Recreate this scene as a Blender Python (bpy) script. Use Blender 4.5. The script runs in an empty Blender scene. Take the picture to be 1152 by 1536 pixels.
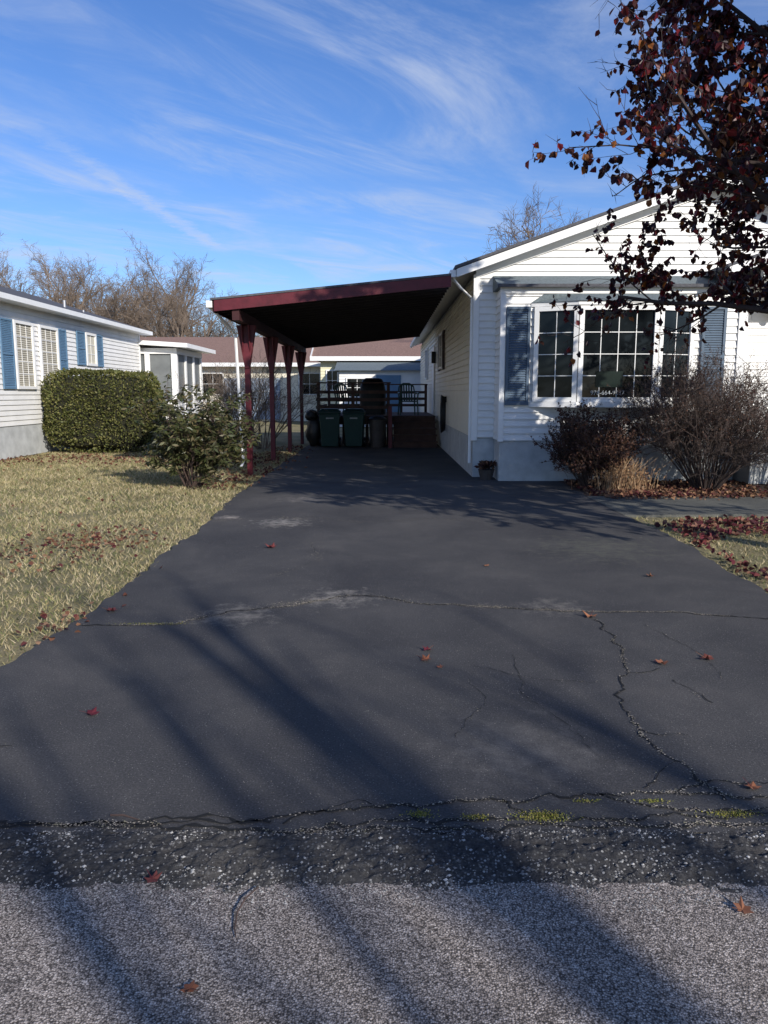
import bpy, math, random
import numpy as np
from mathutils import Vector, Matrix, noise
V=Vector
scene=bpy.context.scene
COL=scene.collection
# ------------------------------------------------------------------ materials
def newmat(name):
    m=bpy.data.materials.new(name); m.use_nodes=True
    nt=m.node_tree; bs=nt.nodes['Principled BSDF']
    return m,nt,bs
def N(nt,t,**k):
    n=nt.nodes.new(t)
    for a,b in k.items(): setattr(n,a,b)
    return n
def L(nt,a,b): nt.links.new(a,b)
def ramp(nt,stops,interp='LINEAR'):
    r=N(nt,'ShaderNodeValToRGB'); cr=r.color_ramp; cr.interpolation=interp
    while len(cr.elements)<len(stops): cr.elements.new(.5)
    for e,(p,c) in zip(cr.elements,stops):
        e.position=p; e.color=(c[0],c[1],c[2],1) if len(c)==3 else c
    return r
def sc(c,k): return tuple(min(1,x*k) for x in c)
def mixrgb(nt,fac,a,b,mode='MIX'):
    m=N(nt,'ShaderNodeMix',data_type='RGBA',blend_type=mode)
    for i,x in ((0,fac),(6,a),(7,b)):
        if isinstance(x,(int,float)): m.inputs[i].default_value=x
        elif isinstance(x,tuple): m.inputs[i].default_value=(x[0],x[1],x[2],1)
        else: L(nt,x,m.inputs[i])
    return m.outputs[2]
def noise_n(nt,vec,scale,detail=4,rough=.6,dist=0):
    n=N(nt,'ShaderNodeTexNoise'); n.inputs['Scale'].default_value=scale
    n.inputs['Detail'].default_value=detail; n.inputs['Roughness'].default_value=rough
    n.inputs['Distortion'].default_value=dist
    L(nt,vec,n.inputs['Vector']); return n
def mat(name,c,rough=.6,ns=6,amt=.15,bump=0,bs_=80,spec=.4,metal=0,stretch=None):
    m,nt,b=newmat(name)
    tc=N(nt,'ShaderNodeTexCoord'); vec=tc.outputs['Object']
    if stretch:
        mp=N(nt,'ShaderNodeMapping'); mp.inputs['Scale'].default_value=stretch; L(nt,vec,mp.inputs[0]); vec=mp.outputs[0]
    n=noise_n(nt,vec,ns,4)
    r=ramp(nt,[(.3,sc(c,1-amt)),(.7,sc(c,1+amt*.6))]); L(nt,n.outputs[0],r.inputs[0])
    L(nt,r.outputs[0],b.inputs['Base Color'])
    b.inputs['Roughness'].default_value=rough; b.inputs['Specular IOR Level'].default_value=spec
    b.inputs['Metallic'].default_value=metal
    if bump:
        n2=noise_n(nt,vec,bs_,3); bp=N(nt,'ShaderNodeBump'); bp.inputs['Strength'].default_value=bump; bp.inputs['Distance'].default_value=.01
        L(nt,n2.outputs[0],bp.inputs['Height']); L(nt,bp.outputs[0],b.inputs['Normal'])
    return m
def island(name,cols,rough=.7,trans=0,spec=.3):
    m,nt,b=newmat(name)
    g=N(nt,'ShaderNodeNewGeometry')
    st=[((i+.0)/len(cols),c) for i,c in enumerate(cols)]
    r=ramp(nt,st,'CONSTANT' if len(cols)>3 else 'LINEAR'); L(nt,g.outputs['Random Per Island'],r.inputs[0])
    tc=N(nt,'ShaderNodeTexCoord'); n=noise_n(nt,tc.outputs['Object'],1.3,2)
    rr=ramp(nt,[(.3,(.7,.7,.7)),(.7,(1.15,1.15,1.15))]); L(nt,n.outputs[0],rr.inputs[0])
    col=mixrgb(nt,1.0,r.outputs[0],rr.outputs[0],'MULTIPLY')
    L(nt,col,b.inputs['Base Color']); b.inputs['Roughness'].default_value=rough; b.inputs['Specular IOR Level'].default_value=spec
    if trans:
        t=N(nt,'ShaderNodeBsdfTranslucent'); L(nt,col,t.inputs[0])
        mx=N(nt,'ShaderNodeMixShader'); mx.inputs[0].default_value=trans
        L(nt,b.outputs[0],mx.inputs[1]); L(nt,t.outputs[0],mx.inputs[2])
        L(nt,mx.outputs[0],nt.nodes['Material Output'].inputs['Surface'])
    return m

WHITE=mat('vinyl_white',(.82,.805,.77),.45,2.5,.08)
TRIM=mat('trim_white',(.84,.83,.80),.4,4,.05)
CREAM_SHADED_WHITE=mat('vinyl_cream_shaded_white',(.80,.74,.60),.5,2,.07)  # cream vinyl, also white siding with its shade put into the colour
YEL=mat('vinyl_yellow',(.74,.70,.48),.5,2,.05)
PARGE=mat('parged_skirt',(.50,.51,.50),.85,4,.2,.5,50)
BLUE=mat('shutter_blue',(.12,.22,.33),.5,8,.1)
BLUEL=mat('shutter_blue_grey',(.075,.115,.165),.5,8,.12)
SHING=mat('shingle_grey',(.10,.10,.11),.9,25,.35,.6,60)
SHINGB=mat('shingle_blue',(.15,.18,.19),.9,25,.3,.6,60)
SHINGBR=mat('shingle_brown',(.24,.15,.12),.9,14,.3,.6,40)
RED=mat('paint_red',(.11,.013,.020),.5,7,.3,.2,30)
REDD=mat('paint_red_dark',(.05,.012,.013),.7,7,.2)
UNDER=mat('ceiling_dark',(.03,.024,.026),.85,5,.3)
DECK=mat('deck_wood',(.085,.045,.035),.75,5,.3,.3,60)
BINM=mat('bin_green',(.012,.042,.036),.45,5,.15)
LIDM=mat('bin_lid',(.012,.035,.030),.4,5,.1)
CANM=mat('can_grey',(.07,.06,.055),.6,8,.2)
BLACK=mat('black_plastic',(.012,.012,.013),.45,12,.3)
CHAIR=mat('chair_green',(.03,.07,.055),.4,5,.1)
METAL=mat('metal_grey',(.35,.35,.36),.4,10,.1,metal=.7)
BRASS=mat('lamp_brass',(.25,.17,.07),.4,10,.2,metal=.6)
GLASSM,nt,b=newmat('window_glass'); 
tc=N(nt,'ShaderNodeTexCoord'); n=noise_n(nt,tc.outputs['Object'],1.6,2)
r=ramp(nt,[(.35,(.003,.004,.005)),(.7,(.014,.018,.02))]); L(nt,n.outputs[0],r.inputs[0]); L(nt,r.outputs[0],b.inputs['Base Color'])
b.inputs['Roughness'].default_value=.04; b.inputs['Specular IOR Level'].default_value=.22
BLIND=mat('blind_cream',(.60,.56,.45),.6,3,.1)
SCREEN=mat('porch_screen',(.16,.17,.17),.5,2,.25)
BARK=mat('bark',(.10,.075,.06),.9,14,.35,.5,50)
BARKG=mat('bark_grey',(.185,.14,.105),.9,3,.25)
TWIG=mat('twig_brown',(.085,.055,.045),.9,10,.3)
PEARBARK=mat('pear_bark',(.05,.035,.032),.9,14,.35)
LEAFRED=island('leaf_red',[(.050,.011,.016),(.07,.014,.018),(.028,.010,.015),(.12,.018,.022),(.035,.014,.016),(.06,.018,.018),(.26,.09,.022),(.18,.016,.02),(.035,.012,.02),(.08,.03,.02)],.4,.3)
LITTER=island('leaf_litter',[(.20,.10,.055),(.12,.045,.03),(.28,.16,.09),(.09,.02,.022),(.16,.07,.04),(.22,.13,.08),(.07,.03,.025)],.8,.1)
LITRED=island('leaf_litter_red',[(.10,.02,.028),(.15,.035,.035),(.06,.015,.02),(.20,.09,.055),(.12,.02,.03),(.24,.12,.08)],.8,.1)
LEAF1=island('fallen_leaf_rust',[(.26,.09,.045),(.30,.13,.065),(.13,.02,.03)],.7,.1)
GRASS=island('grass_blades',[(.46,.37,.20),(.34,.30,.14),(.54,.45,.27),(.17,.19,.07),(.42,.34,.18),(.24,.24,.10),(.58,.48,.30)],.8,.2)
HEDGE=island('hedge_leaf',[(.13,.135,.035),(.17,.17,.055),(.09,.10,.025),(.21,.19,.07),(.10,.115,.035)],.55,.2)
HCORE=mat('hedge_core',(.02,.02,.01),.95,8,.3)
RHODO=island('rhodo_leaf',[(.065,.08,.028),(.10,.105,.042),(.045,.05,.02),(.16,.13,.065),(.07,.07,.03)],.42,.15)
BARB=island('barberry_leaf',[(.06,.022,.02),(.10,.045,.028),(.03,.018,.014),(.14,.07,.04)],.7,.1)
DRYG=island('dry_stems',[(.36,.22,.12),(.26,.15,.08),(.42,.29,.17),(.18,.10,.06)],.8,.15)
PEB=island('pebbles',[(.13,.125,.12),(.22,.21,.2),(.07,.068,.065),(.34,.33,.31),(.16,.15,.145),(.09,.088,.085),(.46,.44,.41)],.85)
DEBRIS=island('crack_debris',[(.38,.33,.26),(.26,.22,.18),(.46,.40,.32),(.18,.155,.125),(.22,.20,.13)],.9)
CRACK=mat('crack_dark',(.012,.012,.012),.95,30,.3)
MOSS=island('moss',[(.20,.20,.03),(.26,.24,.05),(.12,.14,.03),(.32,.27,.09)],.9)

def asphalt(name,base,kind):
    m,nt,b=newmat(name)
    tc=N(nt,'ShaderNodeTexCoord'); vec=tc.outputs['Object']
    if kind=='road':
        vo=N(nt,'ShaderNodeTexVoronoi'); vo.inputs['Scale'].default_value=190; L(nt,vec,vo.inputs['Vector'])
        bw=N(nt,'ShaderNodeSeparateColor'); L(nt,vo.outputs['Color'],bw.inputs[0])
        r=ramp(nt,[(0,(.18,.155,.14)),(.25,(.29,.25,.22)),(.55,(.41,.35,.305)),(.8,(.51,.44,.385)),(.95,(.68,.60,.53))]); L(nt,bw.outputs[0],r.inputs[0])
        r2=ramp(nt,[(.40,(1,1,1)),(.68,(.26,.26,.26))]); L(nt,vo.outputs['Distance'],r2.inputs[0])
        col=mixrgb(nt,1.0,r.outputs[0],r2.outputs[0],'MULTIPLY')
        ln=noise_n(nt,vec,1.4,6,.65); lr=ramp(nt,[(.3,(.66,.66,.67)),(.7,(1.14,1.12,1.08))]); L(nt,ln.outputs[0],lr.inputs[0])
        col=mixrgb(nt,1.0,col,lr.outputs[0],'MULTIPLY')
        gn=noise_n(nt,vec,45,4,.7); gr_=ramp(nt,[(.35,(.72,.72,.72)),(.65,(1.2,1.2,1.2))]); L(nt,gn.outputs[0],gr_.inputs[0])
        col=mixrgb(nt,1.0,col,gr_.outputs[0],'MULTIPLY')
        bp=N(nt,'ShaderNodeBump',invert=True); bp.inputs['Strength'].default_value=.8; bp.inputs['Distance'].default_value=.002
        L(nt,vo.outputs['Distance'],bp.inputs['Height'])
    else:
        f=noise_n(nt,vec,110 if kind!='lip' else 60,6,.8); fr=ramp(nt,[(.3,sc(base,.5)),(.52,base),(.72,sc(base,2.0))]); L(nt,f.outputs[0],fr.inputs[0]); col=fr.outputs[0]
        big=noise_n(nt,vec,.9,8,.66,.4); br=ramp(nt,[(.33,(.72,.73,.77)),(.52,(1,1,1)),(.7,(1.4,1.36,1.3))]); L(nt,big.outputs[0],br.inputs[0])
        col=mixrgb(nt,1.0,col,br.outputs[0],'MULTIPLY')
        vo=N(nt,'ShaderNodeTexVoronoi'); vo.inputs['Scale'].default_value=90 if kind!='lip' else 95; L(nt,vec,vo.inputs['Vector'])
        s1=N(nt,'ShaderNodeMath',operation='LESS_THAN'); s1.inputs[1].default_value=.2 if kind!='lip' else .42; L(nt,vo.outputs['Distance'],s1.inputs[0])
        sp=N(nt,'ShaderNodeSeparateColor'); L(nt,vo.outputs['Color'],sp.inputs[0])
        pn=noise_n(nt,vec,2.3 if kind!='lip' else 9,4); pr=ramp(nt,[(.38,(.06,.06,.06)),(.72,(.6,.6,.6))] if kind!='lip' else [(.35,(.04,.04,.04)),(.65,(.5,.5,.5))]); L(nt,pn.outputs[0],pr.inputs[0])
        s2=N(nt,'ShaderNodeMath',operation='LESS_THAN'); L(nt,sp.outputs[0],s2.inputs[0]); L(nt,pr.outputs[0],s2.inputs[1])
        s3=N(nt,'ShaderNodeMath',operation='MULTIPLY'); L(nt,s1.outputs[0],s3.inputs[0]); L(nt,s2.outputs[0],s3.inputs[1])
        if kind=='lip':
            cr2=ramp(nt,[(0,(.10,.10,.095)),(.6,(.2,.19,.18)),(.95,(.42,.40,.37))]); L(nt,sp.outputs[1],cr2.inputs[0]); col=mixrgb(nt,s3.outputs[0],col,cr2.outputs[0])
        else: col=mixrgb(nt,s3.outputs[0],col,(.23,.215,.2))
        if kind=='drive':
            dn=noise_n(nt,vec,9,8,.75); 
            for (x,y,rad,amt,c) in [(-1.2,8.9,.75,.9,(.36,.33,.29)),(-.35,5.55,.6,.8,(.32,.29,.25)),(-1.0,5.1,.6,.6,(.32,.29,.25)),(2.1,7.4,1.5,.5,(.16,.16,.115)),(1.2,5.3,.5,.5,(.3,.27,.23)),(-1.2,10.9,.8,.55,(.3,.27,.24)),(.6,3.1,.8,.3,(.26,.24,.22)),(-1.9,9.3,.35,1,(.42,.36,.30))]:
                vm=N(nt,'ShaderNodeVectorMath',operation='DISTANCE'); vm.inputs[1].default_value=(x,y,0); L(nt,vec,vm.inputs[0])
                mr=N(nt,'ShaderNodeMapRange',interpolation_type='SMOOTHSTEP'); mr.inputs[1].default_value=rad; mr.inputs[2].default_value=0; mr.inputs[3].default_value=0; mr.inputs[4].default_value=.28
                L(nt,vm.outputs['Value'],mr.inputs[0])
                ad=N(nt,'ShaderNodeMath',operation='ADD'); L(nt,mr.outputs[0],ad.inputs[0]); L(nt,dn.outputs[0],ad.inputs[1])
                m2=N(nt,'ShaderNodeMapRange'); m2.inputs[1].default_value=.66; m2.inputs[2].default_value=.92; m2.inputs[4].default_value=amt; L(nt,ad.outputs[0],m2.inputs[0])
                col=mixrgb(nt,m2.outputs[0],col,c)
        bp=N(nt,'ShaderNodeBump'); bp.inputs['Strength'].default_value=.7 if kind!='lip' else 1.0; bp.inputs['Distance'].default_value=.005 if kind!='lip' else .012
        L(nt,f.outputs[0],bp.inputs['Height'])
    L(nt,col,b.inputs['Base Color']); L(nt,bp.outputs[0],b.inputs['Normal'])
    b.inputs['Roughness'].default_value=.9; b.inputs['Specular IOR Level'].default_value=.2
    return m
DRIVE=asphalt('asphalt_sealed',(.074,.071,.070),'drive')
LIPM=asphalt('asphalt_broken',(.066,.063,.061),'lip')
WALK=asphalt('asphalt_walk',(.12,.12,.105),'walk')
ROAD=asphalt('asphalt_road',(.2,.19,.18),'road')
GROUND,nt,b=newmat('ground_lawn')
tc=N(nt,'ShaderNodeTexCoord'); vec=tc.outputs['Object']
n1=noise_n(nt,vec,.8,8,.65); n2=noise_n(nt,vec,45,5,.7)
r1=ramp(nt,[(.33,(.15,.145,.055)),(.5,(.27,.23,.11)),(.68,(.36,.29,.16))]); L(nt,n1.outputs[0],r1.inputs[0])
r2=ramp(nt,[(.3,(.45,.45,.45)),(.65,(1.15,1.15,1.15))]); L(nt,n2.outputs[0],r2.inputs[0])
L(nt,mixrgb(nt,1.0,r1.outputs[0],r2.outputs[0],'MULTIPLY'),b.inputs['Base Color']); b.inputs['Roughness'].default_value=.95
bp=N(nt,'ShaderNodeBump'); bp.inputs['Strength'].default_value=.8; bp.inputs['Distance'].default_value=.03; L(nt,n2.outputs[0],bp.inputs['Height']); L(nt,bp.outputs[0],b.inputs['Normal'])
MULCH=mat('mulch',(.09,.055,.04),.95,20,.5,.8,60)

# ------------------------------------------------------------------ mesh builder
class MB:
    def __init__(s): s.v=[]; s.f=[]
    def add(s,vs,fs):
        o=len(s.v); s.v.extend([tuple(p) for p in vs]); s.f.extend([tuple(i+o for i in f) for f in fs])
    def quad(s,*p): s.add(p,[tuple(range(len(p)))])
    def box(s,x0,x1,y0,y1,z0,z1):
        s.add([(x0,y0,z0),(x1,y0,z0),(x1,y1,z0),(x0,y1,z0),(x0,y0,z1),(x1,y0,z1),(x1,y1,z1),(x0,y1,z1)],
              [(3,2,1,0),(4,5,6,7),(0,1,5,4),(1,2,6,5),(2,3,7,6),(3,0,4,7)]); return s
    def prism(s,prof,off):
        n=len(prof); off=V(off); a=[V(p) for p in prof]; b=[p+off for p in a]
        s.add(a+b,[tuple(range(n))[::-1],tuple(range(n,2*n))]+[(i,(i+1)%n,n+(i+1)%n,n+i) for i in range(n)]); return s
    def tube(s,pts,rads,n=6,cap=True):
        pts=[V(p) for p in pts]
        d=(pts[-1]-pts[0]); d=d.normalized() if d.length>1e-6 else V((0,0,1))
        ax=V((1,0,0)) if abs(d.x)<.8 else V((0,1,0))
        u=d.cross(ax).normalized(); w=d.cross(u).normalized()
        vs=[]
        for p,r in zip(pts,rads):
            for k in range(n):
                a=2*math.pi*k/n; vs.append(p+u*(r*math.cos(a))+w*(r*math.sin(a)))
        fs=[]
        for i in range(len(pts)-1):
            for k in range(n):
                k2=(k+1)%n; fs.append((i*n+k,i*n+k2,(i+1)*n+k2,(i+1)*n+k))
        if cap: fs.append(tuple(range(n))[::-1]); fs.append(tuple(range((len(pts)-1)*n,len(pts)*n)))
        s.add(vs,fs); return s
    def beam(s,a,b,w,h):
        a=V(a);b=V(b);d=(b-a).normalized(); up=V((0,0,1)) if abs(d.z)<.95 else V((0,1,0))
        sd=d.cross(up).normalized(); u2=sd.cross(d).normalized()
        c=[-sd*w/2-u2*h/2,sd*w/2-u2*h/2,sd*w/2+u2*h/2,-sd*w/2+u2*h/2]
        s.add([a+x for x in c]+[b+x for x in c],[(0,1,2,3)[::-1],(4,5,6,7),(0,1,5,4),(1,2,6,5),(2,3,7,6),(3,0,4,7)]); return s
    def obj(s,name,m,parent=None,bevel=0,smooth=False):
        me=bpy.data.meshes.new(name); me.from_pydata(s.v,[],s.f); me.materials.append(m); me.update()
        if smooth: me.polygons.foreach_set('use_smooth',[True]*len(me.polygons))
        o=bpy.data.objects.new(name,me); COL.objects.link(o)
        if parent: link(o,parent)
        if bevel:
            md=o.modifiers.new('b','BEVEL'); md.width=bevel; md.segments=2; md.limit_method='ANGLE'
        return o
def link(o,parent):
    o.parent=parent; o.matrix_parent_inverse=Matrix.Translation(-parent.location)
def empty(name,loc=(0,0,0)):
    e=bpy.data.objects.new(name,None); e.location=loc; e.empty_display_size=.3; COL.objects.link(e); return e

def siding(b,o,u,n,z0,z1,rng,h=.12,out=.027):
    o=V(o);u=V(u);n=V(n);z=z0
    while z<z1-1e-4:
        zt=min(z+h,z1); a0,b0=rng(z); a1,b1=rng(zt)
        if b0-a0>.02 :
            if b1<a1: a1=b1=(a1+b1)/2
            p=lambda t,zz,k: o+u*t+n*k+V((0,0,zz))
            b.quad(p(a0,z,out),p(b0,z,out),p(b1,zt,.002),p(a1,zt,.002))
            b.quad(p(a0,z,.0),p(b0,z,.0),p(b0,z,out),p(a0,z,out))
        z+=h
def rot2(d,ang,rng):
    ax=V((rng.uniform(-1,1),rng.uniform(-1,1),rng.uniform(-1,1))); ax=d.cross(ax)
    if ax.length<1e-4: ax=V((1,0,0))
    return (Matrix.Rotation(ang,3,ax.normalized())@d).normalized()
def grow(b,p,d,r,Ln,lvl,P,rng,tips):
    n=P['seg'][lvl]; pts=[p.copy()]; dd=d.copy(); q=p.copy(); dirs=[dd.copy()]
    for i in range(n):
        dd=(dd+V((rng.gauss(0,1),rng.gauss(0,1),rng.gauss(0,1)))*P['wig'][lvl]+V((0,0,1))*P['up'][lvl]).normalized()
        q=q+dd*(Ln/n); pts.append(q.copy()); dirs.append(dd.copy())
    last=lvl==len(P['n'])
    r1=r*(.3 if last else .45)
    rads=[r+(r1-r)*i/n for i in range(n+1)]
    b.tube(pts,rads,P['sides'][lvl],cap=False)
    tips.append((lvl,pts,dirs))
    if last: return
    k=P['n'][lvl]
    for j in range(k):
        t=P['t0'][lvl]+(1-P['t0'][lvl])*(j+rng.random())/k
        x=min(t*n,n-1e-3); i=int(x); f=x-i
        pos=pts[i].lerp(pts[i+1],f); rr=rads[i]+(rads[i+1]-rads[i])*f
        nd=rot2(dirs[i+1],rng.uniform(*P['ang'][lvl]),rng)
        grow(b,pos,nd,max(rr*P['rr'],P['rmin']),Ln*P['lr'][lvl]*rng.uniform(.7,1.2)*(1.15-.4*t),lvl+1,P,rng,tips)

def leaf(b,p,d,size,rng,wr=.55,fold=.35):
    d=d.normalized(); s_=d.cross(V((rng.gauss(0,1),rng.gauss(0,1),rng.gauss(0,1))))
    if s_.length<1e-3: return
    s_.normalize(); nn=d.cross(s_); w=size*wr*.5; f=w*fold*rng.uniform(.3,2)
    c=nn*rng.uniform(-.25,.35)*size
    b.add([p,p+d*size*.35+s_*w+nn*f,p+d*size*.72+s_*w*.7+nn*f+c*.5,p+d*size+c,p+d*size*.72-s_*w*.7+nn*f+c*.5,p+d*size*.35-s_*w+nn*f],[(0,1,2,3),(0,3,4,5)])
def rleaf(b,p,d,size,rng,wr=.5):
    d=d.normalized(); s_=d.cross(V((rng.gauss(0,1),rng.gauss(0,1),rng.gauss(0,1))))
    if s_.length<1e-3: return
    s_.normalize(); b.add([p,p+d*size*.5+s_*size*wr*.5,p+d*size,p+d*size*.5-s_*size*wr*.5],[(0,1,2,3)])

# ------------------------------------------------------------------ ground
b=MB(); b.quad((-260,-200,-.03),(260,-200,-.03),(260,320,-.03),(-260,320,-.03)); b.obj('ground',GROUND)
b=MB(); b.quad((-120,-6,-.012),(120,-6,-.012),(120,2.2,-.012),(-120,2.2,-.012)); b.obj('road',ROAD)
def interp(t,y):
    if y<=t[0][0]: return t[0][1]
    for (a,xa),(c,xc) in zip(t,t[1:]):
        if y<=c: return xa+(xc-xa)*(y-a)/(c-a)
    return t[-1][1]
LE=[(2.2,-4.6),(2.8,-3.1),(3.4,-2.45),(4.1,-2.13),(5.1,-2.05),(8.2,-2.07),(11.6,-2.2),(24,-2.2)]
RE=[(2.2,4.6),(3.5,3.4),(5.7,2.91),(8.2,3.07),(9.4,3.0),(30,3.0)]
def le(y): return interp(LE,y)+.10*noise.noise(V((y*1.5,3.1,0)))+.06*noise.noise(V((y*7,1.1,0)))
def re_(y): return interp(RE,y)+.06*noise.noise(V((y*2.1,13.1,0)))+.03*noise.noise(V((y*8,1.1,5)))
b=MB(); ys=[2.46+i*.06 for i in range(int((27-2.46)/.06))]
for y0,y1 in zip(ys,ys[1:]):
    a,c,d,e=le(y0),re_(y0),re_(y1),le(y1)
    b.quad((a,y0,0),(c,y0,0),(d,y1,0),(e,y1,0)); b.quad((a-.02,y0,-.029),(a,y0,0),(e,y1,0),(e-.02,y1,-.029)); b.quad((c,y0,0),(c+.02,y0,-.029),(d+.02,y1,-.029),(d,y1,0))
b.obj('driveway',DRIVE)
b=MB(); nx,ny=560,44; X0,X1,Y0,Y1=-4.6,4.6,2.06,2.56
def lipz(x,y):
    e0=.05*noise.noise(V((x*3,0,11)))+.025*noise.noise(V((x*14,0,5)))
    t=(y-2.13-e0)/.4
    z=-.020+.026*max(0,min(1,t*2.2)) if t>0 else -.020+t*.05
    z+=.011*noise.noise(V((x*9,y*14,0)))*min(1,max(0,t*5+.2))+.014*noise.noise(V((x*32,y*34,3)))*min(1,max(0.1,t*5))
    e=.03*noise.noise(V((x*5,0,7)))
    if y>Y1-.12+e: z=min(z,.0035)-.01*max(0,(y-(Y1-.12+e))/.1)
    return z
vs=[];fs=[]
for j in range(ny+1):
    for i in range(nx+1):
        x=X0+(X1-X0)*i/nx; y=Y0+(Y1-Y0)*j/ny+.025*noise.noise(V((x*4,0,2)))
        vs.append((x,y,lipz(x,y)))
for j in range(ny):
    for i in range(nx):
        a=j*(nx+1)+i; fs.append((a,a+1,a+nx+2,a+nx+1))
b.add(vs,fs); b.obj('driveway_apron',LIPM)
b=MB(); b.add([(2.98,9.45,.004),(12,9.9,.004),(12,10.75,.004),(2.98,11.25,.004),(2.98,9.45,-.03),(12,9.9,-.03),(12,10.75,-.03),(2.98,11.25,-.03)],[(0,1,2,3),(0,4,5,1),(2,6,7,3)]); b.obj('walkway',WALK)
b=MB(); b.quad((3.02,11.25,-.012),(12,10.76,-.012),(12,13.9,-.012),(3.02,13.3,-.012)); b.obj('garden_bed',MULCH)

# cracks
cr=MB(); db=MB(); rg=random.Random(5)
def crack(pts,w,deb=1.0,z=.0035,spread=.03,wob=.012):
    P=[V((x,y,0)) for x,y in pts]; seq=[]
    for a,c in zip(P,P[1:]):
        n=max(2,int((c-a).length/.03))
        for i in range(n):
            q=a.lerp(c,i/n); q+=V((rg.gauss(0,.006)+wob*2*noise.noise(q*11),rg.gauss(0,.008)+wob*2.5*noise.noise(q*9+V((0,0,4))),0)); seq.append(q)
    seq.append(P[-1])
    L_=[];R_=[]
    for i,q in enumerate(seq):
        d=(seq[min(i+1,len(seq)-1)]-seq[max(i-1,0)]).normalized(); s=V((-d.y,d.x,0)); ww=w*rg.uniform(.25,1.3)
        L_.append(q+s*ww+V((0,0,z))); R_.append(q-s*ww+V((0,0,z)))
    for i in range(len(seq)-1): cr.quad(R_[i],R_[i+1],L_[i+1],L_[i])
    for i in range(len(seq)-1):
        dens=max(0,noise.noise(V((seq[i].x*2.2,seq[i].y*2.2,9)))+.35)*deb
        for k in range(int(34*dens)):
            q=seq[i].lerp(seq[i+1],rg.random())+V((rg.gauss(0,spread),rg.gauss(0,spread*.6),.004)); s=rg.uniform(.0012,.005)
            a=rg.uniform(0,6.28); ps=[q+V((math.cos(a+t)*s*rg.uniform(.6,1.3),math.sin(a+t)*s*rg.uniform(.5,1),rg.uniform(0,.002))) for t in (0,1.6,3.1,4.7)]
            db.quad(*ps)
crack([(-1.99,4.87),(-1.55,4.86),(-1.35,4.9),(-1.09,5.17),(-.69,5.3),(-.28,5.62),(-.03,5.59),(.21,5.39),(.59,5.34),(1.05,5.22),(1.5,5.17),(1.96,5.17),(2.57,5.0),(2.95,4.95)],.008,1.3,spread=.014)
crack([(-1.3,5.0),(-1.09,5.17),(-.6,5.42),(-.1,5.64),(.2,5.42)],.002,2.2,spread=.055)
crack([(.6,5.34),(1.05,5.25),(1.3,5.2)],.002,1.6,spread=.05)
crack([(1.43,4.95),(1.415,4.37),(1.305,3.99),(1.143,3.54),(1.147,3.21),(1.18,3.02),(1.24,2.83),(1.27,2.67)],.0065,.45,spread=.009,wob=.02)
crack([(1.305,3.99),(1.42,4.0),(1.52,4.06)],.004,.5,spread=.01); crack([(1.53,3.89),(1.61,3.58)],.003,.2)
crack([(1.15,3.3),(1.25,3.2),(1.35,3.22)],.003,.1,spread=.008); crack([(1.2,2.98),(1.08,2.85),(1.0,2.76)],.003,.1,spread=.008)
crack([(-2.5,2.45),(-1.9,2.5),(-1.325,2.49),(-.878,2.51),(-.46,2.53),(-.231,2.6),(.058,2.62),(.43,2.67),(.81,2.71),(1.07,2.73),(1.43,2.68),(2.2,2.7)],.007,.6,spread=.011)
crack([(.81,2.71),(.95,2.62),(1.1,2.60),(1.5,2.61)],.006,.4,spread=.010); crack([(1.07,2.73),(1.3,2.82),(1.5,2.78),(1.8,2.9)],.005,.25,spread=.010)
crack([(-1.0,2.5),(-.7,2.56),(-.4,2.52)],.007,.4,spread=.012); crack([(-.2,2.5),(.1,2.53),(.5,2.55),(.9,2.53)],.008,.8,spread=.015)
crack([(-.35,2.52),(-.28,2.6),(-.1,2.66),(.1,2.62)],.004,.2,spread=.01); crack([(.43,2.67),(.5,2.6),(.62,2.56)],.005,.2,spread=.01); crack([(.9,2.53),(1.02,2.58),(1.2,2.55),(1.4,2.58)],.006,.2,spread=.01)
crack([(-1.9,2.53),(-1.2,2.50),(-.6,2.48),(-.1,2.47),(.5,2.49),(1.1,2.5),(2,2.5)],.010,1.3,spread=.018)
crack([(-2.3,3.1),(-1.9,3.18),(-1.6,3.12)],.003,.3,spread=.01); crack([(.3,3.2),(.5,3.6),(.45,3.9)],.0016,.08,spread=.01)
crack([(.5,4.1),(.8,3.9),(1.15,3.85)],.0016,.1,spread=.01); crack([(-1.0,9.4),(-.3,8.9),(.6,9.2),(1.6,8.8)],.003,.5,spread=.04)
crack([(.75,4.3),(.7,3.7),(.85,3.3),(.9,3.0)],.0016,.08,spread=.01); crack([(1.7,4.9),(1.85,4.3),(1.8,3.9)],.0016,.08,spread=.01)
crack([(-.9,6.2),(-.6,6.9),(-.75,7.7)],.002,.5,spread=.04); crack([(-2,9),(-1.4,9.4),(-.9,9.1)],.002,1.5,spread=.09)
crack([(-1.5,8.3),(-1.1,8.8),(-.8,8.9)],.001,1.8,spread=.10)
for i in range(5200):
    q=V((rg.uniform(-2,2.9),2.5+7.5*rg.random()**1.3,.002)); s=rg.uniform(.0008,.0028)
    if noise.noise(q*1.3)<rg.uniform(-.4,.5): continue
    db.quad(*[q+V((math.cos(t)*s,math.sin(t)*s,.001)) for t in (0,1.6,3.1,4.7)])
c_=cr.obj('driveway_cracks',CRACK); 
d_=db.obj('crack_debris',DEBRIS,c_)
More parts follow.
